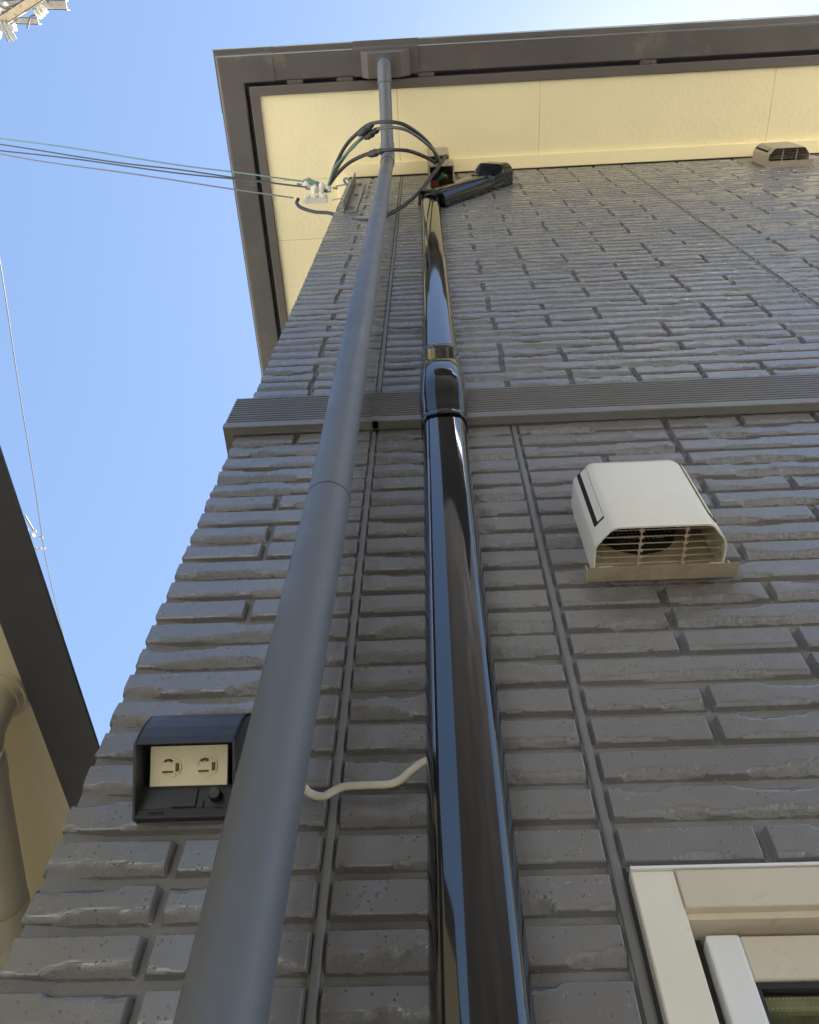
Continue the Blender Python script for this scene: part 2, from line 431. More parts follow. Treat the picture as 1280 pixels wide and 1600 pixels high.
# side wall courses
for st in (0, 1):
    r3 = random.Random(20+st)
    for i in range(-1, 60):
        zb = (ZU+i*H) if st else (Z0-i*H); zt = min(zb+BH, 3.238 if not st else 6.97)
        if zb < .25 or zb > 6.9: continue
        y = .118
        while y < 3.5:
            L = .1667*r3.choice((1, 1, 2, 2, 3)); P, Q = brick_grid(y, y+L-.0165, zb, zt, .02, 4)
            P = np.stack([XC+P[:, 1], P[:, 0], P[:, 2]], -1); Q = Q[:, ::-1]
            R = rest[st]; R[0].append(P); R[1].append(Q+R[2]); R[2] += len(P); R[3].append(brick_grid.smooth); R[4].append(brick_grid.chip); y += L
for st, par in ((0, lower), (1, upper)):
    me = mesh_np('distant_bricks', np.concatenate(rest[st][0]), np.concatenate(rest[st][1]), M['brick'], np.concatenate(rest[st][3]), np.concatenate(rest[st][4]))
    o = bpy.data.objects.new('distant_bricks', me); COL.objects.link(o); o.parent = par
    o.location = -par.location-house.location; o['kind'] = 'stuff'

cbk = [(XC+.0025, .0045), (XC+.055, .0122), (XC+.055, .0124), (XC+.0118, .0124), (XC+.0118, .112), (XC+.0025, .112)]
mb = MB()
for z0, z1 in ((.2, 3.236), (3.405, 6.95)): mb.loft([[(x, y, z0) for x, y in cbk], [(x, y, z1) for x, y in cbk]], smooth=False)
mb.build('corner_backing', M['mortar'], house)
# sealed vertical joints: a raised bead between two thin grooves
def joint(x, z0, z1):
    prof = [(-.0095, T+.002), (-.0085, .009), (-.0060, .0085), (-.0050, .0045), (-.0025, .0030), (.0025, .0030), (.0050, .0045), (.0060, .0085), (.0085, .009), (.0095, T+.002)]
    mb = MB(); mb.loft([[(x+a, d, z0) for a, d in prof], [(x+a, d, z1) for a, d in prof]], smooth=False)
    mb.build('joint_strip', M['seal'], house)
joint(XL, .2, 3.238); joint(XL, 3.40, 6.9); joint(XR, .2, 3.238); joint(XU, 3.40, 6.9)

def around(prof, x_end, y_end, dx=0):
    """a profile of (offset from the wall, z) swept along the front, round the corner and down the side; dx widens the side run"""
    return [[(x_end, -o, z) for o, z in prof], [(XC-dx-o, -o, z) for o, z in prof], [(XC-dx-o, y_end, z) for o, z in prof]]

# belt trim between the storeys: eleven grooves and a plain lower lip
pr = [(-T, 3.403), (.0225, 3.403), (.025, 3.400)]
ng = 11; zt_, zb_ = 3.395, 3.252; pt = (zt_-zb_)/ng
for k in range(ng):
    z = zt_-k*pt
    pr += [(.025, z-.10*pt), (.0140, z-.22*pt), (.0140, z-.62*pt), (.0255, z-.72*pt)]
pr += [(.0262, 3.250), (.0262, 3.234), (.0240, 3.2325), (.004, 3.2325), (.0035, 3.238), (-T, 3.238)]
mb = MB(); mb.loft(around(pr, 9, 7), smooth=False); mb.build('belt_trim', M['trim'], house)
mb = MB()
pc = [(o+.0022 if o > 0 else o, z) for o, z in pr]
mb.loft([[(-.141, -o, z) for o, z in pc], [(-.1275, -o, z) for o, z in pc]], smooth=False); mb.build('belt_joint_cover', M['trim'], house)

# soffit: boards between the measured joints, bent round the corner
GX = .022
cuts = [-.145, .687, 2.035, 3.4, 5.0, 7.0, 9.0]
def soff(x0, x1, y0, y1): MB().bevbox((x0+.0008, y0+.0008, ZS), (x1-.0008, y1-.0008, ZS+.012), .0016, 1).build('soffit_board', M['soffit'], house)
XE = XC-GX-.472
soff(XE, cuts[0], -.472, .353-.353)                  # corner board on the front
for a, bq in zip(cuts[:-1], cuts[1:]): soff(a, bq, -.472, 0)
soff(XE, XC+.02, 0, .354); soff(XE, XC+.02, .354, 1.26); soff(XE, XC+.02, 1.26, 2.17); soff(XE, XC+.02, 2.17, 3.08); soff(XE, XC+.02, 3.08, 7)
fz = [(.004, 6.893), (.006, 6.890), (.074, 6.904), (.077, 6.907), (.077, 6.9245), (.004, 6.9245)]
mb = MB(); mb.loft(around(fz, 9, 7), smooth=False); mb.build('frieze_trim', M['frieze'], house)
MB().box((XC+.0, -.0035, 6.875), (9, .006, 6.9235)).build('frieze_shade_strip', M['dark'], house)  # solid dark strip; its colour stands for the shade between trim and wall
fp = [(.470, 6.9245), (.470, 6.912), (.473, 6.909), (.518, 6.909), (.521, 6.912), (.521, 7.03), (.470, 7.03)]
mb = MB(); mb.loft(around(fp, 9, 7, GX), smooth=False); mb.build('fascia_board', M['fascia'], house)
# roof: hipped, over the eaves
e0, e1 = XC-GX-.60, 9.4
RZ = 7.03
rf = MB()
A = [(e0, -.60, RZ), (e1, -.60, RZ), (e1, 7.6, RZ), (e0, 7.6, RZ)]; Rg = [(2.9, 3.5, 8.6), (5.5, 3.5, 8.6)]
A2 = [(x, y, z-.03) for x, y, z in A]
rf.add(A+Rg+A2, [(0,1,5,4),(1,2,5),(2,3,4,5),(3,0,4),(6,9,8,7),(0,6,7,1),(1,7,8,2),(2,8,9,3),(3,9,6,0)])
rf.build('roof', M['roof'], house)
MB().box((XC+.07, .08, 0), (9.0, 7.0, 7.0)).build('wall_core', M['dark'], house) if False else None
# back and right walls close the volume
bk = MB(); bk.box((XC+.07, 6.9, 0), (9, 7, 6.98)); bk.box((8.93, .08, 0), (9.0, 6.89, 6.98)); bk.build('rear_wall', M['mortar'], house)

# window
win = MB()
win.bevbox((WX0, -.008, WZ0), (WX0+.046, .050, 2.0745), .0015, 1)
window = win.build('window', M['champ3'], house)
MB().bevbox((WX1-.046, -.008, WZ0), (WX1, .050, 2.0745), .0015, 1).build('jamb', M['champ'], window)
wh = MB(); wh.bevbox((WX0+.0465, -.010, 2.0300), (WX1-.0465, .046, 2.0735), .001, 1); wh.build('head_rail', M['champ'], window)
MB().box((WX0+.0465, .0, 2.0225), (WX1-.0465, .046, 2.0298)).build('head_lip', M['champ'], window)
MB().bevbox((WX0+.0465, -.012, WZ0), (WX1-.0465, .046, WZ0+.045), .001, 1).build('sill', M['champ'], window)
MB().box((WX0+.0005, -.011, 2.0750), (WX1, T, 2.0785)).build('drip_cap', M['champ2'], window)
MB().box((WX0-.004, .008, WZ0), (WX0-.0004, .03, 2.09)).build('gasket', M['gasket'], window)
sx0, sz1 = WX0+.064, 2.0145
def sash(x0, x1, y):
    for xs in (x0, x1-.034): MB().bevbox((xs, y, WZ0+.05), (xs+.034, y+.028, sz1), .003, 2).build('sash_stile', M['champ2'], window)
    for za in (sz1-.046, WZ0+.05): MB().bevbox((x0+.0345, y+.002, za), (x1-.0345, y+.026, za+.045), .0015, 1).build('sash_rail', M['champ'], window)
    k = MB(); k.box((x0+.0345, y+.006, sz1-.0525), (x1-.0345, y+.022, sz1-.0465)); k.box((x0+.0345, y+.006, WZ0+.096), (x0+.0385, y+.022, sz1-.053)); k.build('glazing_bead', M['gasket'], window)
    MB().box((x0+.030, y+.012, WZ0+.09), (x1-.030, y+.0155, sz1-.047)).build('pane', M['glass'], window)
    sp = MB(); sp.box((x0+.039, y+.019, sz1-.068), (x1-.039, y+.027, sz1-.0545))
    sp.build('glass_spacer', M['curtain'], window)
    dots = MB()
    nx = int((x1-x0-.09)/.0042)
    for i in range(min(nx, 140)):
        for zz in (sz1-.0565, sz1-.0655):
            dots.box((x0+.042+i*.0042, y+.0178, zz-.0007), (x0+.0440+i*.0042, y+.0188, zz+.0007))
    dots.build('spacer_perforation', M['ivory'], window, 'stuff')
sash(sx0, .905, .012); sash(.885, WX1-.064, .034)
MB().box((WX0+.0465, .0335, WZ0+.046), (WX0+.0635, .050, 2.022)).build('frame_channel', M['gasket'], window)
cur = MB(); n = 60; ring0 = []; ring1 = []
for i in range(n+1):
    x = WX0+.05+(WX1-WX0-.1)*i/n; y = .10+.012*math.sin(i*1.3)
    ring0.append((x, y, WZ0+.05)); ring1.append((x, y, 2.03))
cur.loft([ring0, ring1], closed=False); cur.build('curtain', M['curtain'], window)

# ---------------------------------------------------------------- gutter round the eaves
gut = thing('rain_gutter', 'brown box gutter wrapping the front and side of the roof edge', 'gutter', (0, 0, 6.9))
GZ = 6.918
gp = [(.545, 6.99), (.545, GZ+.006), (.550, GZ), (.672, GZ), (.678, GZ+.002), (.6805, GZ+.006), (.687, GZ+.055), (.689, GZ+.085), (.712, GZ+.088), (.716, GZ+.100), (.708, GZ+.108), (.684, GZ+.100), (.679, GZ+.02), (.672, GZ+.008), (.553, GZ+.008), (.549, 6.99)]
def gutter_run(xa, xb, ya=None):
    mb = MB()
    if ya is None: mb.loft([[(xa, -o, z) for o, z in gp], [(xb, -o, z) for o, z in gp]], smooth=False)
    return mb
gx = XC-.027
mb = MB(); mb.loft([[(9.3, -o, z) for o, z in gp], [(gx-.40, -o, z) for o, z in gp]], smooth=False); mb.build('front_gutter', M['gutter'], gut, bevel=.001)
mb = MB(); mb.loft([[(gx-o, 7.4, z) for o, z in gp], [(gx-o, -.40, z) for o, z in gp]], smooth=False); mb.build('side_gutter', M['gutter'], gut, bevel=.001)
gp2 = [(o+(.003 if o > .6 else -.003), z-(.003 if z < GZ+.02 else 0)) for o, z in gp]
mb = MB(); mb.loft([[(gx-.36, -o, z) for o, z in gp2], [(gx-o, -o, z) for o, z in gp2], [(gx-o, -.385, z) for o, z in gp2]], smooth=False)
mb.build('corner_piece', M['gutter'], gut, bevel=.001)
# outer lip; the sun shining through it is painted as a pale colour
lp = [(.7165, GZ+.094), (.7205, GZ+.097), (.7205, GZ+.106), (.7165, GZ+.109)]
mb = MB(); mb.loft([[(9.3, -o, z) for o, z in lp], [(gx-.716, -o, z) for o, z in lp]], smooth=False); mb.build('gutter_lip', M['lip_sun_tint'], gut)
bd = [(.6785, GZ-.0005), (.6825, GZ-.001), (.6845, GZ+.004), (.6815, GZ+.0065)]
mb = MB(); mb.loft([[(9.3, -o, z) for o, z in bd], [(gx-o-.003, -o, z) for o, z in bd], [(gx-o-.003, 7.4, z) for o, z in bd]], smooth=True); mb.build('edge_bead', M['galv'], gut)
mb = MB(); mb.loft([[(-.385, -o, z) for o, z in [(a+(.005 if a > .6 else -.004), c-(.006 if c < GZ+.02 else 0)) for a, c in gp]], [(-.012, -o, z) for o, z in [(a+(.005 if a > .6 else -.004), c-(.006 if c < GZ+.02 else 0)) for a, c in gp]]], smooth=False)
mb.build('outlet_sleeve', M['gutter'], gut, bevel=.001)
# collector box under the outlet, with sloping ends
cb = MB(); zc = GZ-.007
top = [(-.340, -.672, zc), (-.060, -.672, zc), (-.060, -.535, zc), (-.340, -.535, zc)]; bot = [(-.298, -.658, zc-.085), (-.112, -.658, zc-.085), (-.112, -.532, zc-.085), (-.298, -.532, zc-.085)]
cb.loft([top, bot], smooth=False); cb.build('collector_box', M['fascia'], gut, bevel=.004)
for bx in (-.73, -.44, .03, 1.30, 3.0):
    q = MB(); q.box((bx-.045, -.5445, GZ+.001), (bx+.045, -.522, GZ+.006)); q.box((bx-.03, -.54, GZ-.003), (bx-.012, -.525, GZ+.001)); q.box((bx+.012, -.54, GZ-.003), (bx+.03, -.525, GZ+.001))
    q.box((bx-.05, -.536, GZ-.002), (bx-.043, -.528, GZ+.03))
    q.build('hanger', M['fascia'], gut)

# ---------------------------------------------------------------- downpipe
PX, PY, PRR = -.2050, -.135, .0362
dp = thing('downpipe', 'long grey round downpipe running from the eaves to the ground in front of the wall', 'downpipe', (PX, PY, 0))
ZE = 6.56
PL = -.1775                                  # the lower length stands slightly further right
zj = 2.676                                     # joint seen in the photo
def fillet(a, c, e, r, k=8):
    a, c, e = Vector(a), Vector(c), Vector(e); u = (a-c).normalized(); v = (e-c).normalized(); p = c+u*r; q = c+v*r
    return [(p*(1-t)+c*t)*(1-t)+(c*(1-t)+q*t)*t for t in [i/k for i in range(k+1)]]
o0 = Vector((PX, -.600, zc-.085)); kn = Vector((PX, -.600, zc-.135)); el = Vector((PX, PY, ZE))
mb = MB(); mb.tube([(PL-.0225, PY, .02), (PL, PY, zj)], PRR, 28, caps=False); mb.build('pipe', M['pipe'], dp)
mb = MB(); pts = [Vector((PL, PY, zj+.0012)), Vector((PX, PY, ZE-.10))]
mb.tube([(PL, PY, zj-.02), (PL, PY, zj+.0015)], PRR-.003, 28, caps=False)
mb.tube(pts, PRR-.0014, 28, caps=False); mb.build('pipe', M['pipe'], dp)
mb = MB(); mb.tube([Vector((PX, PY, ZE-.13)), Vector((PX, PY, ZE-.10))]+fillet((PX, PY, ZE-.2), el, kn, .05), [PRR+.003]*11, 28, caps=True); 
d = (kn-el).normalized(); mb.tube([el+d*.05, el+d*.09], PRR+.003, 28); mb.build('elbow', M['pipe'], dp)
mb = MB(); mb.tube([el+d*.06, kn-d*.05], PRR-.0006, 28, caps=False); mb.build('pipe', M['pipe'], dp)
mb = MB(); mb.tube([kn-d*.10]+fillet(el, kn, o0, .045)+[o0], PRR+.003, 28); mb.build('elbow', M['pipe'], dp)
mb = MB(); mb.tube([o0+Vector((0, 0, -.022)), o0+Vector((0, 0, .004))], [.050, .053], 28); mb.build('socket', M['fascia'], dp)
mb = MB(); mb.tube([(PL, PY, zj-.0005), (PL, PY, zj+.0035)], PRR+.0002, 28); mb.build('joint_ring', M['gasket'], dp)

# ---------------------------------------------------------------- black pipe cover (air conditioner line set)
cov = thing('pipe_cover', 'glossy black plastic pipe cover climbing the middle of the wall', 'pipe cover', (.021, 0, 0))
CX = .0220
def cov_prof(s=1.0, d=.061, k=6):
    """right half mirrored: flat front with rounded shoulders and short sides"""
    w, fw_ = .0485*s, .0215*s
    R = [(w, 0), (w, .018)]
    for i in range(1, k+1):
        a = i/k*math.pi/2; R.append((fw_+(w-fw_)*math.cos(a)**.85, .018+(d-.019)*math.sin(a)**.9))
    R.append((fw_-.002, d)); return R+[(-x, y) for x, y in reversed(R)]
def cov_ring(z, s=1.0, d=.061, off=0.0): return [(CX+x, -(y+off), z) for x, y in cov_prof(s, d)]
mb = MB(); mb.loft([cov_ring(.05), cov_ring(3.20)], smooth=True); lo_c = mb.build('lower_cover', M['black'], cov)
mb = MB(); mb.loft([cov_ring(3.50, .99, .060), cov_ring(5.83, 1.0, .060)], smooth=True); mb.build('upper_cover', M['black'], cov)
mb = MB()
st = [(3.168, 1.045, .0655), (3.172, 1.06, .0670), (3.190, 1.06, .0670), (3.193, 1.035, .0652), (3.198, 1.035, .0652), (3.202, 1.07, .0680), (3.215, 1.08, .070),
(3.250, 1.13, .084), (3.285, 1.16, .0955), (3.325, 1.17, .0985), (3.375, 1.17, .0985), (3.42, 1.165, .0965), (3.443, 1.15, .091), (3.460, 1.12, .078), (3.470, 1.09, .0678),
      (3.585, 1.075, .0668), (3.588, 1.045, .0645), (3.593, 1.045, .0645), (3.597, 1.065, .0660), (3.622, 1.06, .0655), (3.626, 1.03, .064)]
mb.loft([cov_ring(z, s, d_) for z, s, d_ in st], smooth=True); jn = mb.build('joint_sleeve', M['black_joint'], cov)
# moulded recess panel and tiny moulded mark of the sleeve (unreadable raised dashes)
mk = MB()
for i in range(5):
    mk.box((CX-.010+i*.0042, -.0677, 3.183), (CX-.0075+i*.0042, -.0668, 3.187))
mk.build('moulded_mark', M['wiregrey'], cov)
# upper end elbow and the branch rising to the wall cap
ba, bb_ = Vector((CX+.018, 0, 5.875)), Vector((.292, 0, 6.235))
dr = (bb_-ba).normalized(); nr = Vector((-dr.z, 0, dr.x))
def br_ring(p, s=1.3, d=.078): return [p+nr*x*s+Vector((0, -y, 0)) for x, y in cov_prof(s*.92, d)]
mb = MB()
rings = [cov_ring(5.80, 1.03, .063), cov_ring(5.86, 1.03, .063), cov_ring(5.885, 1.0, .061)]
mb.loft(rings, smooth=True); mb.build('cover_bend', M['black2'], cov)
mb = MB(); mb.loft([br_ring(ba-dr*.015), br_ring(bb_)], smooth=True); mb.build('branch_cover', M['black2'], cov)
mb = MB(); mb.loft([br_ring(ba-dr*.02, 1.36, .082), br_ring(ba+dr*.035, 1.36, .082)], smooth=True); mb.build('branch_collar', M['black2'], cov)
cap = MB(); c0 = bb_
ra = [(-.060, 0), (-.060, .062), (-.042, .082), (.042, .082), (.060, .062), (.060, 0)]
def cap_ring(p, s, d): return [p+nr*x*s+Vector((0, -y*d, 0)) for x, y in ra]
cap.loft([cap_ring(c0-dr*.01, 1.03, 1.0), cap_ring(c0+dr*.03, 1.05, 1.02), cap_ring(c0+dr*.07, 1.30, 1.35), cap_ring(c0+dr*.10, 1.50, 1.5), cap_ring(c0+dr*.19, 1.50, 1.45), cap_ring(c0+dr*.21, 1.40, 1.2)], smooth=False)
cap.build('wall_cap', M['black2'], cov, bevel=.014, seg=4)
pl = MB(); pl.loft([cap_ring(c0+dr*.05, 1.75, .06), cap_ring(c0+dr*.235, 1.75, .06)], smooth=False); pl.build('wall_plate', M['wiregrey'], cov)

# ---------------------------------------------------------------- vent hoods
def vent_hood(x0, zbot, scale, mat, label, name='vent_hood', grime=M['hooddirt'], group='vent hoods on the wall'):
    W, Dp, Hh = .212*scale, .092*scale, .245*scale
    th = thing(name, label, 'vent hood', (x0+W/2, 0, zbot), group)
    xl, xr = x0, x0+W; ch = .030*scale; cy = .057*scale
    # folded sheet: left side, bevel, front, bevel, right side; corners rounded
    def prof(ins=0):
        pts = [(xl+ins, 0), (xl+ins, -cy+.006), (xl+ins+.0015, -cy-.001), (xl+ins+.005, -cy-.006), (xl+ch-.006, -Dp+ins+.0055), (xl+ch-.001, -Dp+ins+.0018), (xl+ch+.006, -Dp+ins)]
        mir = [(xl+xr-a, d_) for a, d_ in reversed(pts)]
        return pts+mir
    po, pi = prof(), prof(.003)
    zt = zbot+Hh
    mb = MB()
    zs = [zbot, zt-.030, zt-.012, zt-.003, zt]
    shr = [0, 0, .006, .016, .030]
    def ring(p, z, s): 
        cx = (xl+xr)/2
        return [(cx+(a-cx)*(1-s*.6/W), d_*(1-s*.8/Dp), z) for a, d_ in p]
    outer = [ring(po, z, s) for z, s in zip(zs, shr)]
    mb.loft(outer, closed=False, smooth=True); mb.add(outer[-1], [tuple(range(len(po)))])
    inner = [[(a, d_, z) for a, d_ in pi] for z in (zbot, zt-.035)]
    mb.loft(inner, closed=False, smooth=True); mb.add(inner[-1], [tuple(range(len(pi)))])
    n = len(po); mb.add(outer[0]+inner[0], [(i, i+1, n+i+1, n+i) for i in range(n-1)])
    mb.build('hood', mat, th)
    # louvre slots on the bevels: dark recess with a raised inner leaf
    for sgn in (0, 1):
        f = (lambda a: a) if not sgn else (lambda a: xl+xr-a)
        a0, a1 = Vector((xl+.0065, -cy-.0085, 0)), Vector((xl+ch-.008, -Dp+.0068, 0))
        off = Vector((-.0009, -.0007, 0))
        z1, z2 = zbot+.045*scale, zt-.022*scale
        def qd(u0, u1, za, zb2, o):
            p, q = a0.lerp(a1, u0)+off*o, a0.lerp(a1, u1)+off*o
            return [(f(p.x), p.y, za), (f(q.x), q.y, za), (f(q.x), q.y, zb2), (f(p.x), p.y, zb2)]
        s1 = MB(); r0 = qd(.05, .95, z1, z2, 1); r1 = qd(.05, .95, z1, z2, -1); s1.loft([r0, r1], smooth=False); s1.build('slot', M['dark'], th)
        s2 = MB(); r0 = qd(.44, .97, z1+.002, z2-.006, 2.2); r1 = qd(.44, .97, z1+.002, z2-.006, 1.1); s2.loft([r0, r1], smooth=False); s2.build('slot_leaf', mat, th)
    # back plate with folded drip flange
    bp_ = MB(); zf = zbot-.020*scale
    bp_.box((xl+.003, -.004, zf+.013), (xr-.003, 0.012, zt-.06))
    bp_.build('back_plate', grime, th)
    fl = MB()
    fl.loft([[(xl-.012, -.003, zf+.010), (xl-.012, -.030*scale, zf), (xl-.012, -.031*scale, zf-.0025), (xl-.012, .001, zf+.004)], [(xr+.016, -.003, zf+.010), (xr+.016, -.030*scale, zf), (xr+.016, -.031*scale, zf-.0025), (xr+.016, .001, zf+.004)]], smooth=False)
    fl.box((xl-.0125, -.020*scale, zf+.004), (xl-.0105, 0, zf+.022)); fl.box((xr+.004, -.022*scale, zf+.004), (xr+.006, -.006, zf+.020))
    fl.build('flange', mat if scale > 1.05 else grime, th)
    # duct mouth, screen, grille
    ctr = ((xl+xr)/2-.012, zbot+.115*scale)
    du = MB(); du.loft([[(ctr[0]+.066*scale*math.cos(k*math.pi/12), -.006, ctr[1]+.066*scale*math.sin(k*math.pi/12)) for k in range(24)], [(ctr[0]+.066*scale*math.cos(k*math.pi/12), -.030*scale, ctr[1]+.066*scale*math.sin(k*math.pi/12)) for k in range(24)]], cap0=True, cap1=True)
    du.build('duct_mouth', M['dark'], th)
    sc_ = MB(); rr = .064*scale
    for k in range(-8, 9):
        u = k/8*rr; hq = math.sqrt(max(0, rr*rr-u*u))
        if hq < .004: continue
        sc_.box((ctr[0]+u-.0004, -.0318*scale, ctr[1]-hq), (ctr[0]+u+.0004, -.031*scale, ctr[1]+hq)); sc_.box((ctr[0]-hq, -.0326*scale, ctr[1]+u-.0004), (ctr[0]+hq, -.0319*scale, ctr[1]+u+.0004))
    sc_.build('insect_screen', M['wire_mesh'], th, 'stuff')
    gr = MB(); zg = zbot+.012*scale
    for k in range(6):
        y = -.014*scale-k*.0128*scale; ins = .004 if y > -cy else .004+(-y-cy)*ch/(Dp-cy)
        gr.tube([(xl+ins, y, zg), (xr-ins, y, zg)], .00095*scale, 6)
    for fx in (.36, .70):
        x = xl+W*fx; gr.tube([(x-.002, -.008*scale, zg-.002), (x, -.085*scale, zg-.002)], .0016*scale, 6)
        for k in range(6):
            gr.bevbox((x-.004*scale, -.014*scale-k*.0128*scale-.0028, zg-.0035), (x+.004*scale, -.014*scale-k*.0128*scale+.0028, zg-.0005), .001, 1)
    gr.build('grille', grime, th)
    for sx in (xl+.018*scale, xr-.018*scale):
        tb = MB(); tb.bevbox((sx-.012*scale, -.024*scale, zf+.0105), (sx+.012*scale, -.004, zf+.014), .002, 1); tb.build('bracket_tab', grime, th)
        scw = MB(); p = Vector((sx, -.016*scale, zf+.006)); ax = Vector((0, -.35, -1)).normalized()
        scw.loft([circle_rot(p, ax, .0046*scale, 12), circle_rot(p+ax*.004, ax, .0034*scale, 12)], smooth=False); scw.build('screw', M['galv'], th)
    for sx in (xl+.009*scale, xr-.009*scale):
        scw = MB(); p = Vector((sx, -.030*scale, zbot+.010)); ax = Vector((0, -.1, -1)).normalized()
        scw.loft([circle_rot(p, ax, .0042*scale, 12), circle_rot(p+ax*.004, ax, .0030*scale, 12)], smooth=False); scw.build('screw', M['galv'], th)
    return th
vent_hood(.250, 2.632, 1.0, M['hood'], 'large pale beige vent hood with slotted bevels on the lower wall')
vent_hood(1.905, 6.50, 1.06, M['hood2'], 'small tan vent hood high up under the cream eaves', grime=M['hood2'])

# ---------------------------------------------------------------- outdoor socket
ox0, ox1 = -.3700, -.2490
ot = thing('outdoor_socket', 'charcoal hooded outdoor socket with two outlets on an ivory plate behind the downpipe', 'socket', ((ox0+ox1)/2, 0, 2.15))
prof = [(0, 2.299), (-.018, 2.2985), (-.036, 2.2945), (-.050, 2.286), (-.0615, 2.2735), (-.0705, 2.257), (-.0765, 2.238), (-.0795, 2.2195), (-.0800, 2.208)]
inn = [(-.0775, 2.208), (-.0770, 2.2195), (-.0740, 2.2375), (-.0683, 2.2555), (-.0597, 2.2713), (-.0488, 2.2835), (-.0352, 2.2917), (-.018, 2.2955), (0, 2.296)]
mb = MB(); mb.loft([[(ox0, y, z) for y, z in prof+inn], [(ox1, y, z) for y, z in prof+inn]], smooth=False); 
mb.build('hood', M['outlet'], ot, bevel=.0006)
for xs in (ox0, ox1-.003):
    poly = prof+[(-.0795, 2.205), (-.016, 2.1535), (-.012, 2.1535), (0, 2.160)]
    mb = MB(); mb.loft([[(xs, y, z) for y, z in poly], [(xs+.003, y, z) for y, z in poly]], smooth=False); mb.build('side_panel', M['outlet'], ot)
mb = MB(); mb.box((ox0+.0032, -.0018, 2.161), (ox1-.0032, .012, 2.297)); 
base = [(-.002, 2.161), (-.0150, 2.1525), (-.0175, 2.1530), (-.0185, 2.1640), (-.0175, 2.1660), (-.0225, 2.1890), (-.0225, 2.1960), (-.002, 2.1990)]
mb.loft([[(ox0+.0031, y, z) for y, z in base], [(ox1-.0031, y, z) for y, z in base]], smooth=False)
mb.build('base', M['outlet'], ot, bevel=.0005)
# tilted ivory plate
pn0, pn1 = Vector((0, -.0555, 2.2275)), Vector((0, -.0215, 2.1960))
pe = (pn0-pn1); pe.normalize(); pnn = Vector((0, pe.z, -pe.y)); pnn = -pnn if pnn.y > 0 else pnn
plx0, plx1 = ox0+.0105, ox1-.0165
def onplate(x, v, h): return Vector((x, 0, 0))+pn1+(pn0-pn1)*v+pnn*h
def slab(x0, x1, v0, v1, h0, h1):
    return [[onplate(x0, v0, h0), onplate(x1, v0, h0), onplate(x1, v1, h0), onplate(x0, v1, h0)], [onplate(x0, v0, h1), onplate(x1, v0, h1), onplate(x1, v1, h1), onplate(x0, v1, h1)]]
mb = MB(); mb.loft(slab(plx0, plx1, 0, 1, -.004, .002), smooth=False); plate = mb.build('socket_plate', M['ivory'], ot, bevel=.001)
mb = MB(); mb.box((ox0+.003, -.0600, 2.2290), (ox1-.003, -.002, 2.2315)); mb.build('inner_shelf', M['outlet'], ot)
plh = (pn0-pn1).length
def arc_shape(cx, cv, r0, r1, a0, a1, h0, h1, n=10):
    ring = [(cx+r1*math.cos(a0+(a1-a0)*i/n), cv+r1*math.sin(a0+(a1-a0)*i/n)) for i in range(n+1)]+[(cx+r0*math.cos(a1-(a1-a0)*i/n), cv+r0*math.sin(a1-(a1-a0)*i/n)) for i in range(n+1)]
    return [[onplate(x, v/plh, h) for x, v in ring] for h in (h0, h1)]
for cxs in (plx0+.0235, plx0+.0235+.0440):
    cv = plh*.48
    for (r0, r1, a0, a1) in ((.0098, .0122, .22*math.pi, .98*math.pi), (.0098, .0122, 1.15*math.pi, 1.75*math.pi), (.0128, .0146, -.2*math.pi, .17*math.pi)):
        mb = MB(); mb.loft(arc_shape(cxs, cv, max(r0, .001), r1, a0, a1, .0015, .0042), smooth=False); mb.build('outlet_rim', M['ivory'], ot)
    mb = MB(); mb.loft(arc_shape(cxs-.001, cv+.0028, .0040, .0066, .2*math.pi, .8*math.pi, .0020, .0050), smooth=False)
    mb.loft(slab(cxs-.0080, cxs+.0040, (cv-.0066)/plh, (cv-.0046)/plh, .0020, .0050), smooth=False)
    mb.loft(slab(cxs+.0082, cxs+.0118, (cv-.0054)/plh, (cv+.0042)/plh, .0020, .0050), smooth=False)
    mb.build('outlet_slot', M['slot'], ot)
# flap, recess and knob on the base, small unreadable moulded mark
mb = MB(); mb.loft([[(-.3265, -.0178, 2.1655), (-.2985, -.0178, 2.1655), (-.2985, -.0230, 2.1885), (-.3265, -.0230, 2.1885)], [(-.3265, -.0208, 2.1655), (-.2985, -.0208, 2.1655), (-.2985, -.0252, 2.1880), (-.3265, -.0252, 2.1880)]], smooth=False); mb.build('flap', M['outlet'], ot, bevel=.0005)
mb = MB(); mb.box((-.2905, -.0195, 2.1650), (-.2885, -.0172, 2.190)); mb.build('recess_edge', M['dark'], ot)
kp = Vector((-.2755, -.0200, 2.1795)); ax = Vector((0, -.93, -.36)).normalized()
mb = MB(); u = ax.orthogonal().normalized(); v = ax.cross(u)
def gear(c, r, n=40): return [c+(u*math.cos(2*math.pi*k/n)+v*math.sin(2*math.pi*k/n))*(r*(1 if k % 2 else .93)) for k in range(n)]
mb.loft([gear(kp, .0078), gear(kp+ax*.013, .0074), gear(kp+ax*.0138, .0066)], smooth=False); mb.build('knob', M['blackmatte'], ot)
mb = MB()
for i in range(6): mb.box((-.352+i*.0032, -.0187, 2.1565), (-.3500+i*.0032, -.0180, 2.1605))
mb.build('moulded_mark', M['blackmatte'], ot)

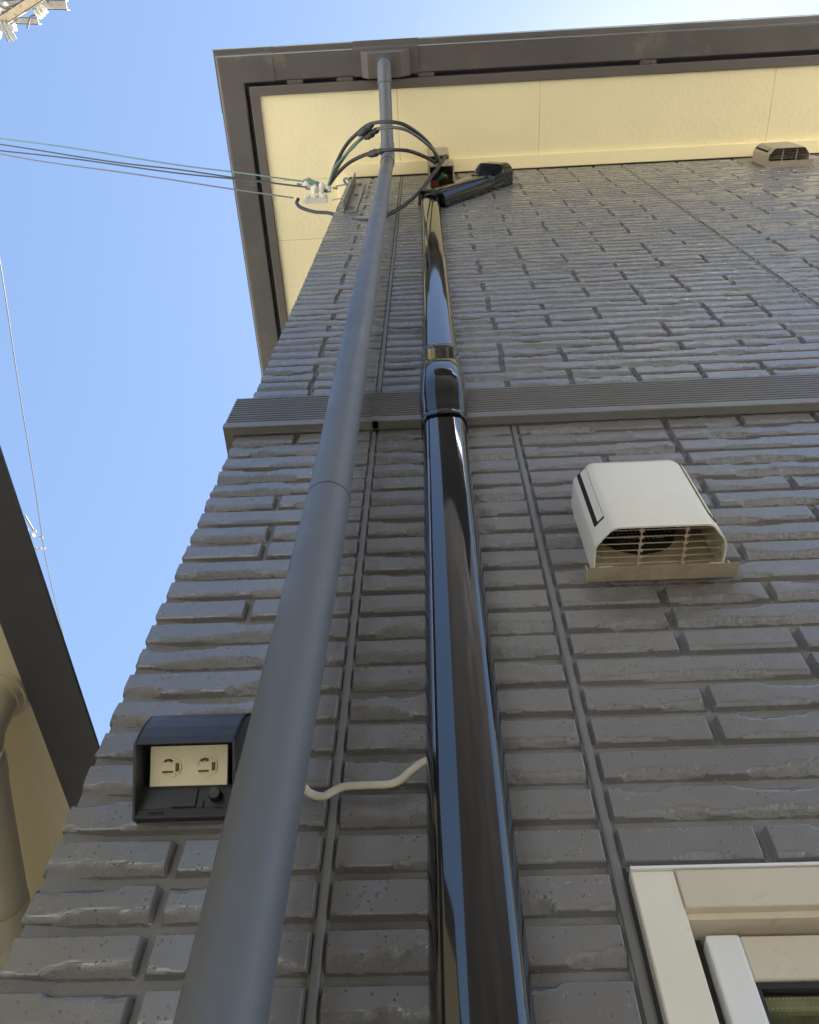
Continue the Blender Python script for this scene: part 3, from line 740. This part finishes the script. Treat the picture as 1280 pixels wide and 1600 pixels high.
# ---------------------------------------------------------------- ivory cable between cover and socket
cb_ = MB()
cpts = [(-.252, -.014, 2.205), (-.215, -.016, 2.205), (-.180, -.018, 2.196), (-.166, -.0165, 2.184), (-.150, -.0165, 2.178), (-.138, -.0155, 2.186), (-.124, -.0150, 2.1935), (-.095, -.0150, 2.1945), (-.072, -.0160, 2.1940), (-.058, -.0175, 2.1985), (-.044, -.020, 2.2105), (-.028, -.023, 2.2215), (-.010, -.024, 2.226)]
pts = crom(cpts, 6); rings = []
for i, p in enumerate(pts):
    tdir = (pts[min(i+1, len(pts)-1)]-pts[max(i-1, 0)]).normalized(); nn = Vector((-tdir.z, 0, tdir.x)).normalized(); bb2 = Vector((0, -1, 0))
    rings.append([p+nn*(.0056*math.cos(k*math.pi/6))+bb2*(.0034*math.sin(k*math.pi/6)) for k in range(12)])
cb_.loft(rings, smooth=True)
tag(cb_.build('power_cable', M['cable']), 'flat ivory cable bending from the black pipe cover behind the downpipe', 'cable')

# ---------------------------------------------------------------- entrance box under the eaves
jb = thing('junction_box', 'weathered beige cable entry box open at the bottom under the eaves', 'junction box', (.09, 0, 6.3))
def shell(mb, x0, x1, y0, z0, z1, th=.006):
    mb.box((x0, y0, z0), (x1, y0+th, z1)); mb.box((x0, y0+th+.0003, z0), (x0+th, 0, z1)); mb.box((x1-th, y0+th+.0003, z0), (x1, 0, z1)); mb.box((x0+th+.0003, -.004, z0), (x1-th-.0003, .0, z1)); mb.box((x0+th+.0003, y0+th+.0003, z1-th), (x1-th-.0003, -.0043, z1))
mb = MB(); shell(mb, .022, .158, -.128, 6.30, 6.52); mb.build('box_shell', M['boxbeige'], jb, bevel=.001)
mb = MB(); shell(mb, .018, .140, -.150, 6.53, 6.86); mb.build('upper_box', M['boxbeige'], jb, bevel=.001)
MB().box((.030, -.045, 6.36), (.075, -.012, 6.44)).build('red_terminal', M['red'], jb)
mb = MB(); mb.tube(crom([(.070, -.03, 6.44), (.082, -.05, 6.38), (.10, -.075, 6.36), (.118, -.06, 6.42)], 5), .010, 8); mb.build('green_terminal', M['green'], jb)
mb = MB(); mb.tube(crom([(.085, -.02, 6.50), (.095, -.055, 6.40), (.115, -.07, 6.34), (.125, -.03, 6.45)], 5), .005, 8); mb.build('inner_wire', M['cable'], jb)
mb = MB(); mb.box((.050, -.100, 6.40), (.085, -.03, 6.50)); mb.build('terminal_block', M['blackmatte'], jb)

# ---------------------------------------------------------------- service drop: bracket, insulators, cables
bk = thing('wall_bracket', 'galvanised steel wall bracket for the service wires beside the house corner', 'bracket', (-.39, 0, 5.8))
mb = MB(); mb.bevbox((-.402, -.010, 5.80), (-.345, 0, 6.62), .001, 1); mb.build('base_plate', M['galv'], bk)
mb = MB(); mb.bevbox((-.410, -.060, 5.80), (-.404, -.0005, 6.70), .001, 1); mb.build('upright_flange', M['galv'], bk)
mb = MB()
for z in (5.86, 6.22, 6.55): mb.loft([circle_rot((-.372, -.010, z), (0, -1, 0), .012, 6), circle_rot((-.372, -.022, z), (0, -1, 0), .012, 6)], smooth=False)
mb.build('bolt', M['galv'], bk)
mb = MB(); mb.tube(crom([(-.405, -.045, 6.35), (-.43, -.075, 6.38), (-.45, -.06, 6.42), (-.43, -.03, 6.42), (-.40, -.03, 6.38)], 6), .007, 8); mb.build('hook', M['galv'], bk)
ins_pts = [((481+3, 290), 6.40, 'small white porcelain insulator furthest out on the service wires', .024), ((497, 297), 6.36, 'white porcelain insulator in the middle of the cluster left of the bracket', .029), ((508, 292), 6.36, 'narrow white porcelain insulator nearest the bracket under the green wire', .021)]
insul = []
for (pp, z, lab, r) in ins_pts:
    c = atz(pp[0], pp[1], z)
    t_ = thing('insulator', lab, 'insulator', c, 'insulators on the service drop'); mb = MB()
    ax = Vector((1, .2, .15)).normalized()
    prof_r = [(-.036, .2), (-.034, .75), (-.024, 1.0), (-.010, 1.0), (-.005, .6), (.005, .6), (.010, .95), (.024, .95), (.032, .7), (.035, .2)]
    mb.loft([circle_rot(c+ax*a, ax, r*k, 18) for a, k in prof_r], smooth=True); mb.build('porcelain_body', M['porcelain'], t_)
    mb = MB(); mb.tube([c-ax*.07, c-ax*.044], .006, 8); mb.tube([c+ax*.042, c+ax*.07], .006, 8); mb.build('pin', M['galv'], t_)
    insul.append(c)
c = atz(494, 314, 6.12)
t_ = thing('clamp_insulator', 'white low bar insulator with three knobs below the service wires', 'insulator', c)
mb = MB(); mb.bevbox(c+Vector((-.062, -.016, -.015)), c+Vector((.062, .012, .010)), .004, 2); mb.build('bar', M['porcelain'], t_)
mb = MB()
for dx in (-.045, 0, .045): mb.loft([circle_rot(c+Vector((dx, -.032, .0)), (0, 1, 0), .016, 14), circle_rot(c+Vector((dx, -.022, 0)), (0, 1, 0), .020, 14), circle_rot(c+Vector((dx, -.015, 0)), (0, 1, 0), .015, 14)], smooth=True)
mb.build('knob', M['porcelain'], t_)
mb = MB(); mb.tube([c+Vector((.085, 0, 0)), Vector((-.40, -.04, 6.02))], .003, 6); mb.build('link', M['galv'], t_)
mb = MB(); mb.tube([insul[2]+Vector((.06, 0, 0)), Vector((-.425, -.05, 6.36))], .004, 8)
tag(mb.build('link_rod', M['galv']), 'thin steel rod linking the insulators to the wall bracket', 'rod')

PX0, PY0 = -4.85, -.95                        # the utility pole left of the house
def cable(name, pts, r, mat, label, cat='cable', group=None, k=8, n=8):
    mb = MB(); mb.tube(crom(pts, k), r, n); return tag(mb.build(name, mat), label, cat, group)
def drop(a, e, sag, n=14):
    a, e = Vector(a), Vector(e); return [a.lerp(e, i/n)-Vector((0, 0, sag*4*(i/n)*(1-i/n))) for i in range(n+1)]
G4 = 'service wires from the pole to the house'
def far_end(px, py, x=-3.0):
    d_ = ray(px, py); return CAM_O+d_*(x/d_.x)
for (s, mid, r, mat, lab) in (
    (atz(478, 284, 6.42), far_end(0, 213), .0046, M['wiregreen'], 'topmost green service wire crossing the sky to the left'),
    (insul[0]+Vector((-.06, 0, 0)), far_end(0, 224), .0044, M['wire'], 'dark service wire just below the green one ending at the outermost insulator'),
    (insul[1]+Vector((-.06, -.02, -.01)), far_end(0, 232), .0046, M['wire'], 'dark service wire third from the top ending at the middle insulator'),
    (atz(458, 309, 6.20), far_end(0, 238), .0042, M['wiregrey'], 'lowest grey service wire crossing the sky to the left')):
    e = s+(mid-s)*((PX0+.25-s.x)/(mid.x-s.x))
    p = drop(s, e, .06, 10)
    for i in range(2, 9): p[i] += Vector((0, .006*math.sin(i*1.7+r*9000), .010*math.sin(i*2.3+r*7000)))
    cable('service_wire', p, r, mat, lab, 'wire', G4, 4)

def img(pts): return [atz(x, y, z) for x, y, z in pts]
GJ = 'jumper cables looping over the downpipe'
cable('jumper_cable', img([(513, 297, 6.36), (523, 262, 6.36), (540, 228, 6.34), (560, 207, 6.31), (578, 194, 6.28), (605, 190, 6.22), (632, 195, 6.2), (658, 212, 6.24), (676, 232, 6.32), (685, 252, 6.42)]), .0095, M['wire'], 'topmost black jumper cable arching in front of the downpipe', 'cable', GJ)
cable('jumper_cable', img([(510, 300, 6.36), (524, 268, 6.36), (545, 236, 6.34), (568, 214, 6.31), (586, 203, 6.28), (608, 199, 6.22), (635, 203, 6.2), (660, 219, 6.24), (680, 238, 6.32), (688, 254, 6.42)]), .0085, M['wiregrey'], 'grey jumper cable with a green tail close under the topmost arch', 'cable', GJ)
cable('jumper_cable', img([(508, 300, 6.36), (522, 278, 6.36), (542, 257, 6.34), (565, 244, 6.31), (590, 236, 6.25), (615, 234, 6.2), (640, 236, 6.2), (664, 245, 6.26), (684, 256, 6.42)]), .0095, M['wire'], 'lowest black jumper cable arching over the downpipe elbow', 'cable', GJ)
cable('tail_wire', img([(511, 297, 6.35), (522, 265, 6.35), (536, 246, 6.33), (552, 230, 6.31), (562, 219, 6.30)]), .0068, M['wiregreen'], 'short green wire tail rising from the insulators to the splice', 'wire')
cable('drip_loop', img([(466, 311, 6.12), (464, 318, 6.08), (472, 325, 6.02), (492, 331, 5.95), (515, 333, 5.9), (540, 341, 5.75), (570, 345, 5.6), (600, 338, 5.65), (630, 322, 5.75), (655, 300, 5.9), (675, 275, 6.05), (690, 254, 6.25), (697, 243, 6.40)]), .0092, M['wire'], 'black cable hanging in a low loop behind the downpipe up to the beige box', 'cable')
GSP = 'taped splices on the jumper cables'
for (a, bq, lab) in (((560, 211, 6.31), (583, 194, 6.27), 'black taped splice on the topmost jumper cable'), ((570, 216, 6.31), (592, 201, 6.27), 'black taped splice where the green wire joins'), ((575, 242, 6.29), (600, 235, 6.23), 'black taped splice on the lowest jumper cable')):
    p, q = atz(*a), atz(*bq); mb = MB(); k = 9
    mb.tube([p.lerp(q, i/k) for i in range(k+1)], [.010, .014, .020, .017, .021, .019, .013, .017, .014, .010], 10); tag(mb.build('cable_splice', M['wire']), lab, 'splice', GSP)
mb = MB(); p, q = atz(474, 282.5, 6.42), atz(500, 289, 6.38)
mb.tube([p.lerp(q, i/6)+Vector((0, .004*math.sin(i*2), 0)) for i in range(7)], [.009, .018, .022, .017, .021, .016, .01], 10); tag(mb.build('cable_splice', M['wiregreen']), 'green taped splice at the end of the green service wire', 'splice', GSP)

# ---------------------------------------------------------------- utility pole with the cross arms at the upper left
pole = thing('utility_pole', 'concrete utility pole with pale cross arms at the top left corner', 'pole', (PX0, PY0, 0))
mb = MB(); mb.tube([(PX0, PY0, 0), (PX0, PY0, 12.4)], [.17, .11], 20); mb.build('shaft', M['concrete'], pole)
ZA = 11.0
def V(px, py, dz=0): return atz(px, py, ZA+dz)
def beam(p, q, wd, ht, mat, nm):
    p, q = Vector(p), Vector(q); d_ = (q-p).normalized(); s_ = d_.cross(Vector((0, 0, 1))).normalized()*wd/2; up_ = Vector((0, 0, ht))
    mb = MB()
    # channel section: flat web below, two upright flanges
    mb.loft([[p-s_, p+s_, p+s_+Vector((0,0,.006)), p-s_+Vector((0,0,.006))], [q-s_, q+s_, q+s_+Vector((0,0,.006)), q-s_+Vector((0,0,.006))]], smooth=False)
    sn = s_.normalized()*.006
    for e in (s_, -s_):
        inn_ = -sn if e == s_ else sn
        mb.loft([[p+e, p+e+inn_, p+e+inn_+up_, p+e+up_], [q+e, q+e+inn_, q+e+inn_+up_, q+e+up_]], smooth=False)
    for k in range(1, 6):
        c_ = p.lerp(q, k/6)-Vector((0, 0, .004)); mb.loft([circle_rot(c_, (0, 0, 1), .010, 8), circle_rot(c_+Vector((0, 0, .004)), (0, 0, 1), .010, 8)], smooth=False)
    return mb.build(nm, mat, pole)
p0, p1 = V(-60, 66), V(60, -10)
beam(V(-4, 36), V(70, -12), .085, .075, M['boxbeige'], 'cross_arm')
beam(V(30, 6, .25), V(104, 8, .25), .085, .075, M['white_arm'], 'side_arm')
beam(V(-10, 31, .30), V(60, 33, .30), .060, .07, M['white_arm'], 'side_arm')
beam(V(-30, 9, .2), V(34, 4, .2), .06, .07, M['white_arm'], 'side_arm')
beam(V(-2, 32, -.02), V(15, 64, -.02), .042, .03, M['galv'], 'brace_bar'); beam(V(6, 34, -.02), V(23, 62, -.02), .042, .03, M['galv'], 'brace_bar')
for (px, py) in ((64, 18), (8, 14)):
    c = V(px, py, .15); ax = Vector((.8, -.5, .1)).normalized(); mb = MB()
    mb.loft([circle_rot(c+ax*a, ax, r_, 14) for a, r_ in ((-.06, .02), (-.055, .045), (-.03, .05), (-.025, .03), (-.015, .03), (-.01, .05), (.01, .05), (.015, .03), (.025, .03), (.03, .048), (.05, .045), (.06, .02))]); mb.build('insulator', M['porcelain'], pole)
    mb = MB(); mb.tube(crom([c-ax*.05, c-ax*.12+Vector((0, -.02, -.03)), c-ax*.2+Vector((0, .03, 0))], 5), .010, 8); mb.build('link', M['wiregrey'], pole)
for pts in ([(0, 8), (8, 12), (20, 8), (34, 2)], [(2, 20), (10, 17), (16, 10)], [(72, -2), (76, 4)], [(22, 32), (28, 28)]):
    mb = MB(); mb.tube(crom([V(x, y, .08) for x, y in pts], 4), .012, 6); mb.build('strap', M['wiregrey'], pole)
mb = MB(); mb.box((PX0, PY0-.03, ZA-.02), (PX0+.85, PY0+.03, ZA+.06)); mb.build('arm_support', M['galv'], pole)

# distant line and its fittings on a second pole behind the neighbour's roof
pole2 = thing('utility_pole', 'far utility pole mostly hidden behind the dark gutter at the left edge', 'pole', (-4.75, 3.9, 0))
mb = MB(); mb.tube([(-4.75, 3.9, 0), (-4.75, 3.9, 9.15)], [.15, .10], 16); mb.build('shaft', M['concrete'], pole2)
c = atz(53, 836, 9.0)
mb = MB(); random.seed(4)
for i in range(7):
    q = c+Vector((random.uniform(-.09, .06), random.uniform(-.09, .09), random.uniform(-.05, .05))); mb.bevbox(q-Vector((.018, .018, .018)), q+Vector((.018, .018, .018)), .006, 1)
mb.build('fitting', M['galv'], pole2)
mb = MB(); mb.tube([c, Vector((-4.75, 3.9, 8.95))], .02, 8); c2 = atz(63, 857, 9.0); mb.tube([c2, Vector((-4.75, 3.9, 8.8))], .012, 8); mb.build('arm', M['galv'], pole2)
mb = MB()
for dx in (-.05, 0, .04): mb.bevbox(c2+Vector((dx-.012, -.016, -.012)), c2+Vector((dx+.012, .016, .016)), .005, 1)
mb.build('fitting', M['galv'], pole2)
cable('power_line', [atz(-40, 180, 9.3), atz(0, 410, 9.1), atz(30, 610, 9.0), atz(52, 745, 9.0), atz(67, 848, 9.0), atz(76, 895, 9.05), atz(90, 955, 9.15), atz(103, 1010, 9.3), atz(125, 1100, 9.6)], .0058, M['wiregrey'], 'single thin power line running down the far left sky', 'wire', None, 6, 6)
cable('far_wire', [atz(39, 806, 9.0), atz(46, 818, 9.0), atz(54, 832, 9.0)], .010, M['wiregrey'], 'short dark lead dropping to the far pale fittings', 'wire', None, 4, 6)

# ---------------------------------------------------------------- neighbour's low building at the left
nb = thing('neighbour_house', 'neighbouring low house at the left edge with dark gutter and cream soffit', 'house', (-2.8, 3, 0))
mb = MB(); ngp = [(-.944, 3.10), (-.872, 3.006), (-.874, 3.0), (-1.004, 3.0), (-1.008, 3.004), (-1.008, 3.10)]
mb.loft([[(x, -3.5, z) for x, z in ngp], [(x-.006, 7, z) for x, z in ngp]], smooth=False); mb.build('gutter', M['neighgut'], nb, bevel=.004)
MB().box((-2.75, -3.5, 3.012), (-1.0085, 7, 3.03)).build('soffit', M['neighsoff'], nb)
MB().box((-4.3, -3.3, 0), (-2.7, 6.8, 3.011)).build('wall', M['neighsoff'], nb)
mb = MB(); mb.add([(-.95, -3.5, 3.08), (-.95, 7, 3.08), (-2.9, 4.5, 4.05), (-2.9, -1, 4.05), (-4.6, 7, 3.08), (-4.6, -3.5, 3.08)], [(0, 1, 2, 3), (1, 4, 2), (4, 5, 3, 2), (5, 0, 3), (0, 5, 4, 1)]); mb.build('roof', M['roof'], nb)
e = Vector((-1.085, .548, 3.010))
mb = MB(); mb.tube([e, e-Vector((0, 0, .012))], [.078, .076], 26); mb.tube([e-Vector((0, 0, .012)), e-Vector((0, 0, .03))], [.070, .066], 26)
mb.tube(crom([e-Vector((0, 0, .02)), e-Vector((0, 0, .06)), e+Vector((-.004, .02, -.115)), e+Vector((-.018, .10, -.146))], 6), .062, 26); mb.build('pipe_elbow', M['neighpipe'], nb)
mb = MB(); a = Vector((-1.092, .60, 2.862)); bq = Vector((-1.275, 1.85, 2.79)); mb.tube([a, bq], .066, 26)
dd = (bq-a).normalized(); mb.tube([a+dd*.50, a+dd*.60], .0685, 26); mb.tube([a+dd*.02, a+dd*.08], .0685, 26); mb.build('drain_pipe', M['neighpipe'], nb)

# ---------------------------------------------------------------- house across the gap (behind the camera, mirrored in the black cover)
op = thing('opposite_house', 'dark brown rendered house behind the viewer, mirrored in the black pipe cover', 'house', (.3, -5, 0))
OY = -2.7
MB().box((-.72, -8, 0), (2.6, OY, 9.3)).build('wall', M['opp'], op)
MB().box((-.95, -8.3, 9.3), (2.85, OY+.32, 9.45)).build('eave', M['fascia'], op)
mb = MB(); mb.add([(-.95, -8.3, 9.451), (2.85, -8.3, 9.451), (2.85, OY+.32, 9.451), (-.95, OY+.32, 9.451), (1.1, -6.5, 10.2), (1.1, -4.0, 10.2)], [(3, 2, 5), (2, 1, 4, 5), (1, 0, 4), (0, 3, 5, 4), (0, 1, 2, 3)]); mb.build('roof', M['roof'], op)
